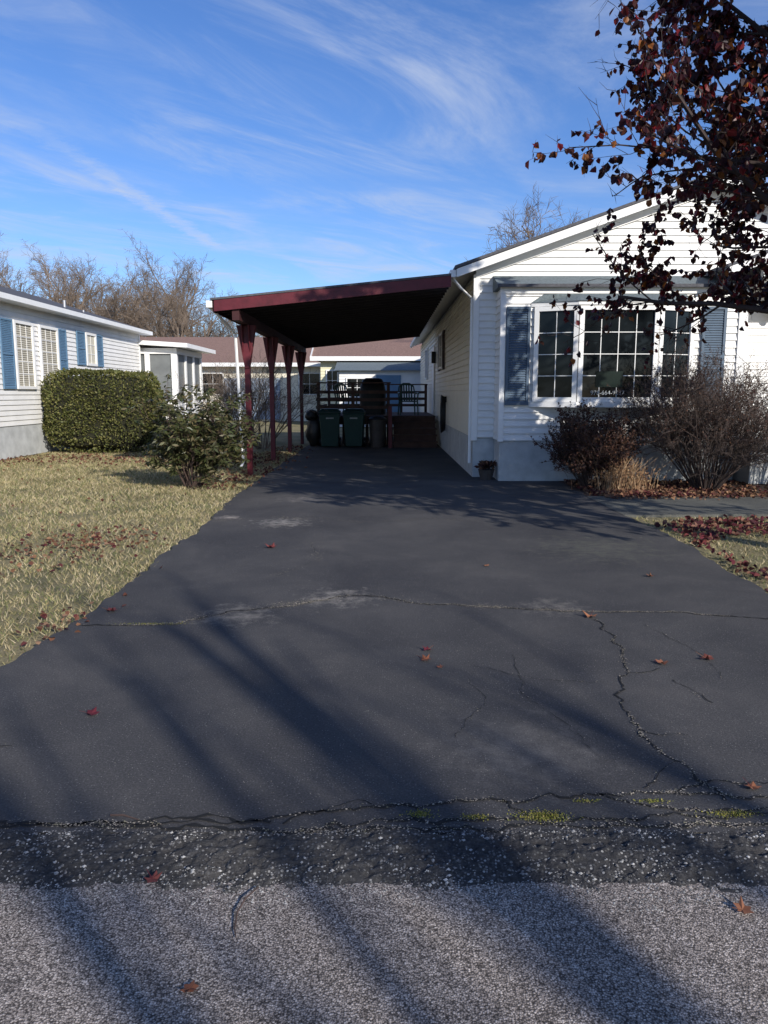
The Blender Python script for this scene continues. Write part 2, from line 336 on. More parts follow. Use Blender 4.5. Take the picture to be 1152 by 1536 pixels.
# moss
b=MB()
for (x,y,rx,ry,n) in [(.57,2.555,.09,.03,900),(.13,2.57,.05,.02,300),(.33,2.55,.05,.012,200),(1.25,2.57,.1,.02,400),(1.0,2.66,.06,.01,150),(-1.5,4.88,.25,.02,300),(.75,2.66,.05,.01,120)]:
    for i in range(n):
        p=V((x+rg.gauss(0,rx*.5),y+rg.gauss(0,ry*.6),.004)); s=rg.uniform(.003,.008); rleaf(b,p,V((rg.gauss(0,1),rg.gauss(0,1),abs(rg.gauss(.6,.6)))),s,rg,.8)
b.obj('moss',MOSS)
def pebble(b,p,s,rng):
    k=[rng.uniform(.6,1.2) for _ in range(6)]
    b.add([p+V((s*k[0],0,0)),p+V((0,s*k[1],0)),p+V((-s*k[2],0,0)),p+V((0,-s*k[3],0)),p+V((0,0,s*.6*k[4])),p+V((s*.3,s*.2,s*.5*k[5]))],[(0,1,5),(1,2,4),(2,3,4),(3,0,4),(0,5,4),(5,1,4)])
b=MB()
for i in range(13000):
    x=rg.uniform(-2.2,2.2); t=rg.random(); y=2.13+.34*t
    if noise.noise(V((x*4,y*7,1)))+noise.noise(V((x*14,y*30,4)))*.9<rg.uniform(-.2,.9)*.5: continue
    pebble(b,V((x,y,lipz(x,y)+.001)),rg.choice([.002,.002,.003,.003,.004,.005,.008]),rg)
for i in range(3600):
    x=rg.uniform(-2.2,2.2); y=rg.gauss(2.155,.04)+.05*noise.noise(V((x*2,0,0)))
    pebble(b,V((x,y,max(lipz(x,y),-.012))),rg.uniform(.0015,.005),rg)
for i in range(1500):
    x=rg.uniform(-2.2,2.2); y=rg.gauss(2.46,.02)
    pebble(b,V((x,y,max(lipz(x,y),.0))),rg.uniform(.0015,.004),rg)
for i in range(700):
    x=rg.uniform(-1.6,1.6); y=2.12-.5*rg.random()**2; pebble(b,V((x,y,-.012)),rg.uniform(.001,.003),rg)
b.obj('loose_gravel',PEB)

# ------------------------------------------------------------------ lawn blades
def blades(name,n,xr,yr,test,hh,m):
    out=MB(); cnt=0
    while cnt<n:
        y=yr[0]+(yr[1]-yr[0])*rg.random()**1.9; x=rg.uniform(*xr)
        if not test(x,y): cnt+=.3; continue
        dn=noise.noise(V((x*1.3,y*1.3,0)))+.5*noise.noise(V((x*4,y*4,0)))
        if rg.random()<.25-dn*.7: cnt+=.3; continue
        h=hh*rg.uniform(.5,1.3)*(1+.03*y); w=.0028+.0006*y*.6; a=rg.uniform(0,6.28); l=rg.uniform(.3,1.6)*h; a2=rg.uniform(0,6.28)
        cx,cy=math.cos(a)*w,math.sin(a)*w
        o=len(out.v)
        out.v+= [(x-cx,y-cy,-.03),(x+cx,y+cy,-.03),(x+math.cos(a2)*l,y+math.sin(a2)*l,-.03+h)]
        out.f.append((o,o+1,o+2)); cnt+=1
    return out.obj(name,m)
blades('lawn_grass',105000,(-9,-1.9),(2.5,20),lambda x,y: x<le(y)+.01 and x>-.62*y-1.2,.033,GRASS)
blades('lawn_grass',24000,(2.85,6.5),(3.0,9.4),lambda x,y: x>re_(y)+.01,.03,GRASS)

# litter
def scatter(b,n,fn,size=(.03,.06),z=-.01,seed=1):
    r_=random.Random(seed)
    for i in range(n):
        x,y=fn(r_); p=V((x,y,z+r_.uniform(0,.02)))
        leaf(b,p,V((r_.gauss(0,1),r_.gauss(0,1),r_.gauss(.1,.25))),r_.uniform(*size),r_,.8,.5)
b=MB()
scatter(b,230,lambda r:(r.gauss(-3.0,.35),r.gauss(7.8,.4)),(.03,.055),0,2)
scatter(b,110,lambda r:(r.gauss(-3.5,.5),r.gauss(6.9,.35)),(.03,.055),0,3)
scatter(b,900,lambda r:(r.uniform(-9,-2.5),r.gauss(17.8,.8)),(.04,.08),0,4)
scatter(b,500,lambda r:(r.gauss(-2.6,.35),r.uniform(12,22)),(.04,.08),0,5)
scatter(b,40,lambda r:(r.gauss(-2.1,.12),r.gauss(5,.3)),(.03,.05),0,15)
scatter(b,90,lambda r:(r.uniform(-7,-2.3),r.uniform(5,14)),(.03,.06),0,6)
b.obj('leaf_litter',LITTER)
b=MB()
scatter(b,2600,lambda r:(3.1+abs(r.gauss(0,1.5)),r.uniform(11.3,13.2)),(.04,.08),.0,7)
scatter(b,500,lambda r:(3.2+abs(r.gauss(0,1.5)),r.gauss(11.2,.15)),(.04,.07),.01,71)
b.obj('leaf_litter',LITTER)
b=MB()
def fn(r):
    while 1:
        x=r.uniform(3.0,7.5);y=r.uniform(6.0,9.5)
        if x>re_(y)+.12 and noise.noise(V((x*.9,y*.9,4)))+(x-3.2)*.4-abs(y-8)*.15>-.05: return x,y
scatter(b,3800,fn,(.04,.075),.0,8)
scatter(b,220,lambda r:(r.uniform(3.0,6),r.uniform(4.6,6.4)),(.04,.07),.0,9)
b.obj('leaf_litter',LITRED)
def maple(b,x,y,s,a,z=.006,curl=.3):
    lob=[(0,1),(.35,.55),(.9,.55),(.6,.1),(.75,-.45),(.15,-.35),(0,-.55),(-.15,-.35),(-.75,-.45),(-.6,.1),(-.9,.55),(-.35,.55)]
    vs=[V((x,y,z+.004))]
    for (lx,ly) in lob:
        zz=z+curl*s*(lx*lx*.6+abs(ly)*.35)*rg.uniform(.3,1.4)
        vs.append(V((x+s*(lx*math.cos(a)-ly*math.sin(a)),y+s*(lx*math.sin(a)+ly*math.cos(a)),zz)))
    b.add(vs,[(0,i,i%12+1) for i in range(1,13)])
    b.tube([V((x,y,z+.004)),V((x+s*1.2*math.sin(a),y-s*1.2*math.cos(a),z+.6*s))],[.0012,.0008],3)
b=MB()
for (X,Y,s) in [(-.72,2.19,.030),(1.055,2.06,.032),(-.494,1.755,.026),(1.412,2.76,.036),(.260,4.36,.035),(.231,4.19,.040),(1.834,4.21,.048),(1.551,4.125,.042),(-1.381,3.44,.042),(1.400,5.05,.055),(-1.099,7.40,.065),(.31,4.07,.022),(-1.9,5.18,.05),(.9,6.6,.03),(2.2,6.2,.04)]:
    maple(b,X,Y,s,rg.uniform(0,6.28),.004 if Y>2.5 else (.006 if Y>2.1 else -.006),.9)
b.obj('fallen_leaves',LEAF1)
b=MB()
b.tube([(-.385,2.16,.002),(-.415,2.10,.006),(-.428,2.04,.004),(-.425,1.98,-.004),(-.415,1.95,-.006)],[.002,.003,.003,.0025,.002],5)
b.tube([(-.98,2.56,.006),(-.93,2.55,.012),(-.87,2.53,.006)],[.004,.004,.002],5); b.obj('fallen_twigs',TWIG)

# ------------------------------------------------------------------ MAIN HOUSE
H=empty('white_siding_house',(5.6,20,0))
XL,XR,YF,YB=1.6,9.6,13.9,34.0; SL=.35; EX=1.24
def rz(x): return 3.50+SL*(min(x,11.2-x)-EX)
b=MB(); b.box(XL,XR,YF,YB,0,.7); b.obj('foundation',PARGE,H)
b=MB(); b.prism([(XL+.03,YF+.03,.7),(XR-.03,YF+.03,.7),(XR-.03,YF+.03,rz(XR)-.02),(5.6,YF+.03,rz(5.6)-.02),(XL+.03,YF+.03,rz(XL)-.02)],(0,YB-YF-.06,0)); b.obj('wall_core',WHITE,H)
b=MB()
def gr(z):
    if z<rz(XL): return (0,XR-XL)
    d=(z-rz(XL))/SL; return (min(d,4),max(XR-XL-d,4))
siding(b,(XL,YF,0),(1,0,0),(0,-1,0),.72,rz(5.6),gr); b.obj('front_siding',WHITE,H)
b=MB(); siding(b,(XL,YB,0),(0,-1,0),(-1,0,0),.72,3.5,lambda z:(0,YB-YF)); b.obj('side_siding',CREAM_SHADED_WHITE,H)  # same white vinyl as the front; cream tone paints in the wall's shade
b=MB(); b.box(XL-.035,XL+.07,YF-.035,YF+.07,.66,3.55); b.obj('corner_trim',TRIM,H,.005)
def slab(x0,z0,x1,z1,y0,y1,th): 
    b=MB(); b.prism([(x0,y0,z0),(x1,y0,z1),(x1,y0,z1+th),(x0,y0,z0+th)],(0,y1-y0,0)); return b
b=slab(EX-.03,3.50+.10,5.6,rz(5.6)+.10,13.56,34.3,.05); 
b2=slab(5.6,rz(5.6)+.10,9.99,3.60,13.56,34.3,.05); b.add(b2.v,b2.f); b.obj('roof_shingles',SHING,H)
b=slab(EX,3.50,5.6,rz(5.6),13.60,34.2,.095); b2=slab(5.6,rz(5.6),9.96,3.5,13.6,34.2,.095); b.add(b2.v,b2.f); b.obj('roof_soffit',TRIM,H)
b=MB(); b.prism([(EX,13.575,3.46),(5.6,13.575,rz(5.6)-.04),(5.6,13.575,rz(5.6)+.095),(EX,13.575,3.595)],(0,.022,0)); b.prism([(5.6,13.575,rz(5.6)-.04),(9.96,13.575,3.46),(9.96,13.575,3.595),(5.6,13.575,rz(5.6)+.095)],(0,.022,0)); b.obj('rake_board',TRIM,H)
b=MB(); b.prism([(XL,YF-.05,3.40+.09),(5.6,YF-.05,rz(5.6)-.15),(5.6,YF-.05,rz(5.6)-.005),(XL,YF-.05,3.54+.09)],(0,.018,0)); b.obj('rake_frieze',TRIM,H)
b=MB(); b.box(EX-.11,EX-.005,13.6,34.2,3.46,3.585); b.obj('gutter',TRIM,H,.01)
b=MB(); b.tube([(EX-.05,13.75,3.46),(EX+.1,13.8,3.3),(XL-.05,13.97,3.15),(XL-.05,13.97,.25)],[.03]*4,6); b.obj('downspout',TRIM,H)
BX0,BX1,BY=1.98,6.03,13.25
b=MB(); b.box(BX0,BX1,BY,YF-.03,0,.70); b.obj('bay_foundation',PARGE,H)
b=MB(); b.box(BX0+.02,BX1-.02,BY+.02,YF-.03,.70,3.24); b.obj('bay_core',WHITE,H)
b=MB(); siding(b,(BX0,BY,0),(1,0,0),(0,-1,0),.70,3.24,lambda z:(0,BX1-BX0)); siding(b,(BX0,YF,0),(0,-1,0),(-1,0,0),.70,3.24,lambda z:(0,YF-BY)); b.obj('bay_siding',WHITE,H)
b=MB(); b.box(BX0-.03,BX0+.06,BY-.042,BY+.06,.68,3.2); b.box(BX1-.09,BX1+.06,BY-.042,BY+.06,.68,3.2); b.box(BX0-.04,BX1+.07,BY-.05,BY-.012,3.14,3.245); b.obj('bay_trim',TRIM,H,.004)
b=MB(); b.prism([(BX0-.08,BY-.12,3.245),(BX0-.08,YF-.035,3.52),(BX0-.08,YF-.035,3.245)],(BX1-BX0+.16,0,0)); b.obj('pent_roof',SHINGB,H)
b=MB(); b.box(BX0-.10,BX1+.10,BY-.15,BY-.122,3.235,3.285); b.obj('pent_edge',SHING,H)
def window(b_fr,b_gl,o,u,n,w,h,cols,rows,fr=.06,mu=.02,dep=.05):
    o=V(o);u=V(u).normalized();n=V(n).normalized();k=V((0,0,1))
    def bar(a0,a1,c0,c1,d0,d1):
        P=[o+u*a+k*c+n*d for d in (d0,d1) for (a,c) in ((a0,c0),(a1,c0),(a1,c1),(a0,c1))]
        b_fr.add(P,[(3,2,1,0),(4,5,6,7),(0,1,5,4),(1,2,6,5),(2,3,7,6),(3,0,4,7)])
    bar(0,fr,0,h,0,dep); bar(w-fr,w,0,h,0,dep); bar(fr,w-fr,0,fr,0,dep); bar(fr,w-fr,h-fr,h,0,dep)
    iw=w-2*fr; ih=h-2*fr
    for i in range(1,cols): x=fr+iw*i/cols; bar(x-mu/2,x+mu/2,fr,h-fr,.012,.020)
    for i in range(1,rows): z=fr+ih*i/rows; bar(fr,w-fr,z-mu/2,z+mu/2,.013,.022)
    P=[o+u*a+k*c+n*.010 for (a,c) in ((fr,fr),(w-fr,fr),(w-fr,h-fr),(fr,h-fr))]; b_gl.quad(*P)
fr=MB();gl=MB()
CY=12.93; A=V((2.53,BY-.03,0));B_=V((3.2,CY,0));C_=V((4.5,CY,0));D_=V((5.17,BY-.03,0))
z0,z1=1.36,2.92
for p,q,cols in ((A,B_,2),(B_,C_,4),(C_,D_,2)):
    u=(q-p).normalized(); n=V((u.y,-u.x,0)); window(fr,gl,p+V((0,0,z0)),u,n,(q-p).length,z1-z0,cols,4,.075,.012)
fr.obj('bay_window_frame',TRIM,H); gl.obj('bay_window_glass',GLASSM,H)
prof=lambda e,z:[(A.x-.06-e*.5,BY-.025,z),(B_.x-.03,CY-.05-e,z),(C_.x+.03,CY-.05-e,z),(D_.x+.06+e*.5,BY-.025,z)]
b=MB(); b.prism([V(p) for p in prof(.03,1.27)],(0,0,.088)); b.prism([V(p) for p in prof(.02,2.925)],(0,0,.06)); b.obj('bay_window_sill',TRIM,H)
b=MB(); b.prism([V(p) for p in prof(-.09,1.362)],(0,0,1.56)); b.obj('bay_window_core',BLACK,H)
b=MB(); lo=[V(p) for p in prof(.05,2.987)]; hi=[V((A.x+.15,BY-.028,3.14)),V((B_.x+.05,BY-.06,3.14)),V((C_.x-.05,BY-.06,3.14)),V((D_.x-.15,BY-.028,3.14))]
b.add(lo+hi,[(0,1,5,4),(1,2,6,5),(2,3,7,6),(4,5,6,7),(3,2,1,0)]); b.obj('bay_window_roof',SHINGB,H)
def shutter(b,o,u,n,w,h):
    o=V(o);u=V(u);n=V(n);k=V((0,0,1))
    def bar(a0,a1,c0,c1,d0,d1,tilt=0):
        P=[o+u*a+k*c+n*(d+(tilt if (c==c0) else 0)) for d in (d0,d1) for (a,c) in ((a0,c0),(a1,c0),(a1,c1),(a0,c1))]
        b.add(P,[(3,2,1,0),(4,5,6,7),(0,1,5,4),(1,2,6,5),(2,3,7,6),(3,0,4,7)])
    f=.045; bar(0,f,0,h,0,.035); bar(w-f,w,0,h,0,.035)
    for c in (0,h*.5-f/2,h-f): bar(f,w-f,c,c+f,0,.034)
    z=f
    while z<h-f-.01:
        bar(f,w-f,z,z+.036,0.0,.006,.018); z+=.04
b=MB(); shutter(b,(2.05,BY-.028,1.30),(1,0,0),(0,-1,0),.40,1.63); shutter(b,(5.33,BY-.028,1.30),(1,0,0),(0,-1,0),.40,1.63); b.obj('window_shutters',BLUEL,H)
b=MB(); b.box(3.50,3.95,CY-.024,CY-.020,1.60,1.86); b.obj('window_sign_panel',mat('sign_green',(.004,.014,.010),.3,4,.4),H)
def text(s,loc,size,m,parent,name):
    cu=bpy.data.curves.new(name,'FONT'); cu.body=s; cu.size=size; cu.extrude=.001; cu.materials.append(m)
    o=bpy.data.objects.new(name,cu); COL.objects.link(o); o.location=loc; o.rotation_euler=(math.pi/2,0,0); link(o,parent); return o
SIGNW=mat('sign_letters',(.45,.47,.47),.5)
text('978-664-9637',(3.42,CY-.026,1.475),.10,SIGNW,H,'window_sign_digits')
fr=MB();gl=MB();sh=MB()
window(fr,gl,(XL-.03,21.9,2.15),(0,-1,0),(-1,0,0),1.1,.95,2,3)
window(fr,gl,(XL-.03,29,2.0),(0,-1,0),(-1,0,0),1.0,1.1,2,3)
shutter(sh,(XL-.03,22.35,2.12),(0,-1,0),(-1,0,0),.4,1.0); shutter(sh,(XL-.03,20.75,2.12),(0,-1,0),(-1,0,0),.4,1.0)
fr.obj('side_window_frame',TRIM,H); gl.obj('side_window_glass',GLASSM,H); sh.obj('side_shutters',mat('shutter_dark',(.05,.03,.03),.6),H)
b=MB(); b.box(XL-.06,XL-.0,24.2,25.15,.86,2.95); b.obj('side_door',TRIM,H,.01)
b=MB(); b.box(XL-.16,XL-.03,23.7,23.85,2.4,2.75); b.obj('side_lamp',BLACK,H,.02)
b=MB(); PF=12.75
b.prism([(5.5,PF,3.50),(7.9,PF,4.30),(7.9,PF,4.35),(5.5,PF,3.55)],(0,YF-PF-.05,0)); b.prism([(7.9,PF,4.30),(10.3,PF,3.50),(10.3,PF,3.55),(7.9,PF,4.35)],(0,YF-PF-.05,0)); b.obj('porch_roof',SHING,H)
b=MB(); b.prism([(5.52,PF-.02,3.36),(7.9,PF-.02,4.15),(10.28,PF-.02,3.36),(10.28,PF-.02,3.5),(7.9,PF-.02,4.3),(5.52,PF-.02,3.5)],(0,.018,0)); b.obj('porch_rake',TRIM,H)
b=MB(); b.prism([(6.1,PF+.05,3.34),(9.7,PF+.05,3.34),(9.7,PF+.05,3.53),(7.9,PF+.05,4.18),(6.1,PF+.05,3.53)],(0,.1,0)); b.box(6.1,9.7,PF+.16,YF-.03,3.32,3.36); b.obj('porch_gable',TRIM,H)
b=MB(); b.box(9.5,9.65,PF+.05,PF+.2,.0,3.34); b.box(6.1,9.7,12.8,YF-.03,0,.75); b.obj('porch_base',PARGE,H)
b=MB(); b.box(7.6,8.6,YF-.06,YF-.028,.76,2.85); b.obj('front_door',TRIM,H,.01)
LP=V((6.80,YF-.1,3.0)); b=MB(); b.tube([LP+V((0,.08,0)),LP+V((0,-.05,.08)),LP+V((0,-.1,.02))],[.015]*3,6); b.tube([LP+V((0,-.1,-.22)),LP+V((0,-.1,-.18)),LP+V((0,-.1,.0)),LP+V((0,-.1,.08))],[.03,.06,.09,.01],8); b.tube([LP+V((0,.07,-.1)),LP+V((0,.07,.1))],[.05,.05],8); b.obj('porch_lamp',BRASS,H,smooth=True)

# ------------------------------------------------------------------ CARPORT
K=empty('carport',(-2.5,14.3,0))
YC0,YC1=13.3,24.6; XC0,XC1=-2.85,1.12
cz=lambda x:3.0+(x-XC0)*(3.40-3.0)/(XC1-XC0)
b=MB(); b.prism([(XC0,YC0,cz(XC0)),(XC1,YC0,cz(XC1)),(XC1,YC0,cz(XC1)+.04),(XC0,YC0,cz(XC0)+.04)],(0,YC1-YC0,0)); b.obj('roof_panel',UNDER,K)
b=MB(); b.prism([(XC0-.06,YC0-.04,cz(XC0)+.042),(XC1,YC0-.04,cz(XC1)+.042),(XC1,YC0-.04,cz(XC1)+.075),(XC0-.06,YC0-.04,cz(XC0)+.075)],(0,YC1-YC0+.08,0)); b.obj('roof_shingles',SHING,K)
b=MB(); b.prism([(XC0,YC0-.03,cz(XC0)-.14),(XC1,YC0-.03,cz(XC1)-.14),(XC1,YC0-.03,cz(XC1)+.04),(XC0,YC0-.03,cz(XC0)+.04)],(0,.028,0)); b.obj('front_fascia',RED,K)
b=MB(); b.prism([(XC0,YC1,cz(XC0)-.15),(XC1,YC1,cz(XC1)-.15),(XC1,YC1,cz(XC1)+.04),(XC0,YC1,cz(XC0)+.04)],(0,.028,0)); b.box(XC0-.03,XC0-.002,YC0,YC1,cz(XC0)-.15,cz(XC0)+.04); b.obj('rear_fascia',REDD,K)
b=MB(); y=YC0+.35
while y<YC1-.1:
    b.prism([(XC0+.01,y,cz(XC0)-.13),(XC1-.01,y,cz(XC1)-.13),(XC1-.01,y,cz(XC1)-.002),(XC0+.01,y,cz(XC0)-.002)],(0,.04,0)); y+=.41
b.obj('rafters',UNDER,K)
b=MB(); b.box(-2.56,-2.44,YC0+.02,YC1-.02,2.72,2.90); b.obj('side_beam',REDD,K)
b=MB(); b.box(XC0-.14,XC0-.035,YC0-.02,YC1,2.92,3.04); b.obj('gutter',TRIM,K,.01)
b=MB(); b.tube([(XC0-.08,YC0+.15,2.93),(XC0+.02,YC0+.3,2.8),(-2.66,14.1,2.55),(-2.60,14.2,.25),(-2.62,14.1,.18)],[.028]*5,6); b.obj('downspout',TRIM,K)
b=MB()
for y in (14.35,17.4,20.5,23.6):
    b.box(-2.55,-2.45,y-.05,y+.05,-.03,2.72)
    for s in (-1,1):
        yy=y+s*.063
        b.prism([(-2.54,yy-.012,1.95),(-2.46,yy-.012,1.95),(-2.33,yy-.012,2.72),(-2.67,yy-.012,2.72)],(0,.024,0))
    for s in (-1,1):
        xx=-2.5+s*.063
        b.prism([(xx-.012,y-.04,2.1),(xx-.012,y+.04,2.1),(xx-.012,y+.2,2.719),(xx-.012,y-.2,2.719)],(.024,0,0))
b.obj('posts',RED,K,.006)

# ------------------------------------------------------------------ DECK
D=empty('wooden_deck',(0,24,0)); DX0,DX1,DY0,DY1,DZ=-1.95,1.5,22.6,27.0,.85
b=MB(); y=DY0
while y<DY1: b.box(DX0,DX1,y,y+.135,DZ-.03,DZ); y+=.145
b.obj('deck_boards',DECK,D)
b=MB(); b.box(DX0+.01,DX1-.01,DY0+.01,DY0+.05,.6,DZ-.032); b.box(DX0+.01,DX0+.05,DY0+.06,DY1,.6,DZ-.032)
for x in np.arange(DX0+.05,.1,.17): b.box(x,x+.09,DY0+.012,DY0+.03,.02,.598)
b.obj('deck_skirt',DECK,D)
b=MB()
for x in (DX0,-.95,.08): b.box(x,x+.09,DY0-.01,DY0+.08,0,1.78)
for x in (DX0,.55,DX1-.1): b.box(x,x+.09,DY1-.1,DY1-.01,0,1.78)
for z in (1.05,1.27,1.49): b.box(DX0+.02,.1,DY0-.04,DY0-.012,z,z+.09)
b.box(DX0-.02,.2,DY0-.05,DY0+.09,1.781,1.82)
for z in (1.05,1.27,1.49): b.box(DX0+.02,DX1-.02,DY1-.14,DY1-.112,z,z+.09); b.box(DX0-.04,DX0-.012,DY0+.1,DY1-.15,z,z+.09)
b.box(DX0-.02,DX1,DY1-.15,DY1+.02,1.781,1.82); b.obj('deck_railing',DECK,D)
b=MB(); b.box(.12,.22,21.45,21.55,0,1.15); b.obj('newel_post',RED,D)
b=MB()
for i in range(4):
    z=DZ*(i+1)/5; y=21.5+i*.28; b.box(.25,1.5,y,y+.3,z-.04,z); b.box(.27,1.48,y+.04,y+.06,z-.17,z-.042)
b.prism([(.22,21.5,0),(.22,22.6,0),(.22,22.6,.8),(.22,21.5,.12)],(.03,0,0)); b.obj('deck_steps',DECK,D)
def chair(x,y,z,a,name):
    E=empty(name,(x,y,z)); M=Matrix.Translation((x,y,z))@Matrix.Rotation(a,4,'Z')
    b=MB(); T=lambda p: M@V(p)
    for sx in (-1,1):
        b.tube([T((sx*.27,-.25,0)),T((sx*.25,-.22,.42)),T((sx*.27,-.22,.64))],[.022,.025,.022],6)
        b.tube([T((sx*.26,.27,0)),T((sx*.23,.2,.42)),T((sx*.25,.26,.64)),T((sx*.22,.33,.86))],[.022,.025,.025,.02],6)
        b.tube([T((sx*.28,-.26,.645)),T((sx*.29,0,.66)),T((sx*.25,.28,.645))],[.028,.03,.025],6)
    b.tube([T((-.22,.33,.86)),T((-.1,.345,.93)),T((.1,.345,.93)),T((.22,.33,.86))],[.03,.035,.035,.03],6)
    for i in range(5): xx=-.15+i*.075; b.beam(T((xx,.21,.42)),T((xx*1.05,.34,.91)),.045,.012)
    b.prism([T((-.24,-.26,.40)),T((.24,-.26,.40)),T((.22,.22,.39)),T((-.22,.22,.39))],(0,0,.035))
    b.obj('frame',CHAIR,E,smooth=False)
chair(.72,23.4,DZ,math.pi*.04,'plastic_chair'); chair(-1.2,24.6,DZ,2.6,'plastic_chair')
G=empty('covered_grill',(-.35,24.2,DZ)); b=MB()
rings=[(0,.42,.30),(.15,.40,.29),(.7,.41,.30),(.85,.38,.28),(.95,.36,.24),(1.08,.30,.17),(1.12,.2,.1)]
vs=[];n=20
for z,rx,ry in rings:
    for k in range(n):
        a=2*math.pi*k/n; c,s=math.cos(a),math.sin(a); e=.45
        wv=1+.05*math.sin(a*5+z*4)*(1-z/1.3)
        vs.append((-.35+rx*wv*math.copysign(abs(c)**e,c),24.2+ry*wv*math.copysign(abs(s)**e,s),DZ+z))
fs=[(i*n+k,i*n+(k+1)%n,(i+1)*n+(k+1)%n,(i+1)*n+k) for i in range(len(rings)-1) for k in range(n)]+[tuple(range((len(rings)-1)*n,len(rings)*n))]
b.add(vs,fs); b.obj('cover',BLACK,G,smooth=True)

def bin_(x,y,a,name):
    E=empty(name,(x,y,0)); M=Matrix.Translation((x,y,0))@Matrix.Rotation(a,4,'Z')
    def frus(b,x0,x1,y0,y1,z0,X0,X1,Y0,Y1,z1):
        P=[M@V(p) for p in [(x0,y0,z0),(x1,y0,z0),(x1,y1,z0),(x0,y1,z0),(X0,Y0,z1),(X1,Y0,z1),(X1,Y1,z1),(X0,Y1,z1)]]
        b.add(P,[(3,2,1,0),(4,5,6,7),(0,1,5,4),(1,2,6,5),(2,3,7,6),(3,0,4,7)])
    b=MB(); frus(b,-.23,.23,-.24,.22,.03,-.29,.29,-.34,.32,.93); frus(b,-.31,.31,-.37,.35,.931,-.31,.31,-.37,.35,.975)
    b.obj('body',BINM,E,.02)
    b=MB(); frus(b,-.315,.315,-.40,.37,.98,-.30,.30,-.38,.37,1.02); frus(b,-.28,.28,-.34,.35,1.021,-.22,.22,-.25,.30,1.075); b.obj('lid',LIDM,E,.015)
    b=MB(); b.tube([M@V((-.27,.40,.99)),M@V((.27,.40,.99))],[.018]*2,8)
    b.tube([M@V((-.30,.24,.13)),M@V((-.24,.24,.13))],[.13]*2,16); b.tube([M@V((.24,.24,.13)),M@V((.30,.24,.13))],[.13]*2,16); b.obj('wheels_and_handle',BLACK,E)
    b=MB(); 
    for i in range(6): xx=-.1+i*.036; P=[M@V((xx,-.342-.003,.80)),M@V((xx+.024,-.345,.80)),M@V((xx+.024,-.350,.84)),M@V((xx,-.350,.84))]; b.quad(*P)
    b.obj('stamp',SIGNW,E)
bin_(-1.52,21.75,.05,'wheeled_trash_bin'); bin_(-.83,21.75,-.04,'wheeled_trash_bin')
E=empty('round_trash_can',(-.18,21.8,0)); b=MB(); b.tube([(-.18,21.8,.0),(-.18,21.8,.1),(-.18,21.8,.72),(-.18,21.8,.76)],[.19,.2,.25,.265],20); b.obj('can',CANM,E,smooth=False)
b=MB(); b.tube([(-.18,21.8,.762),(-.18,21.8,.80),(-.18,21.8,.86),(-.18,21.8,.88)],[.27,.26,.15,.05],20); b.tube([(-.25,21.8,.87),(-.22,21.8,.92),(-.14,21.8,.92),(-.11,21.8,.87)],[.012]*4,6); b.obj('lid',BLACK,E)
def blob(b,c,r,seed,nx=18,ny=12,amp=.25):
    vs=[];fs=[]
    for j in range(ny+1):
        th=math.pi*j/ny
        for i in range(nx):
            ph=2*math.pi*i/nx; d=V((math.sin(th)*math.cos(ph),math.sin(th)*math.sin(ph),math.cos(th)))
            k=1+amp*noise.noise(d*2.2+V((seed,0,0)))+amp*.4*noise.noise(d*6+V((0,seed,0)))
            vs.append((c[0]+d.x*r[0]*k,c[1]+d.y*r[1]*k,max(c[2]-r[2]*.9,c[2]+d.z*r[2]*k)))
    for j in range(ny):
        for i in range(nx): fs.append((j*nx+i,(j+1)*nx+i,(j+1)*nx+(i+1)%nx,j*nx+(i+1)%nx))
    b.add(vs,fs)
b=MB(); blob(b,(-1.98,22.1,.42),(.26,.26,.46),3); blob(b,(-2.05,22.0,.88),(.18,.18,.16),6); b.obj('garbage_bag',BLACK,None,smooth=True)
E=empty('garden_hose',(1.5,19.7,.9)); b=MB()
for k in range(5):
    pts=[]
    for i in range(21):
        a=2*math.pi*i/20; pts.append((XL-.06-.02*k,19.7+(.22+.01*k)*math.cos(a),.98+(.42+.015*k)*math.sin(a)))
    b.tube(pts,[.016]*21,5,cap=False)
b.box(XL-.14,XL-.022,19.62,19.78,1.28,1.42); b.obj('coil',BLACK,E)
E=empty('planter_pot',(1.82,13.4,0)); b=MB(); b.tube([(1.80,13.5,0),(1.80,13.5,.16),(1.80,13.5,.18)],[.1,.14,.15],14); b.obj('pot',CANM,E)
b=MB(); r_=random.Random(4)
for i in range(160): leaf(b,V((1.80+r_.gauss(0,.07),13.5+r_.gauss(0,.06),.17+r_.random()*.12)),V((r_.gauss(0,1),r_.gauss(0,1),.6)),.08,r_)
b.obj('plant',BARB,E)

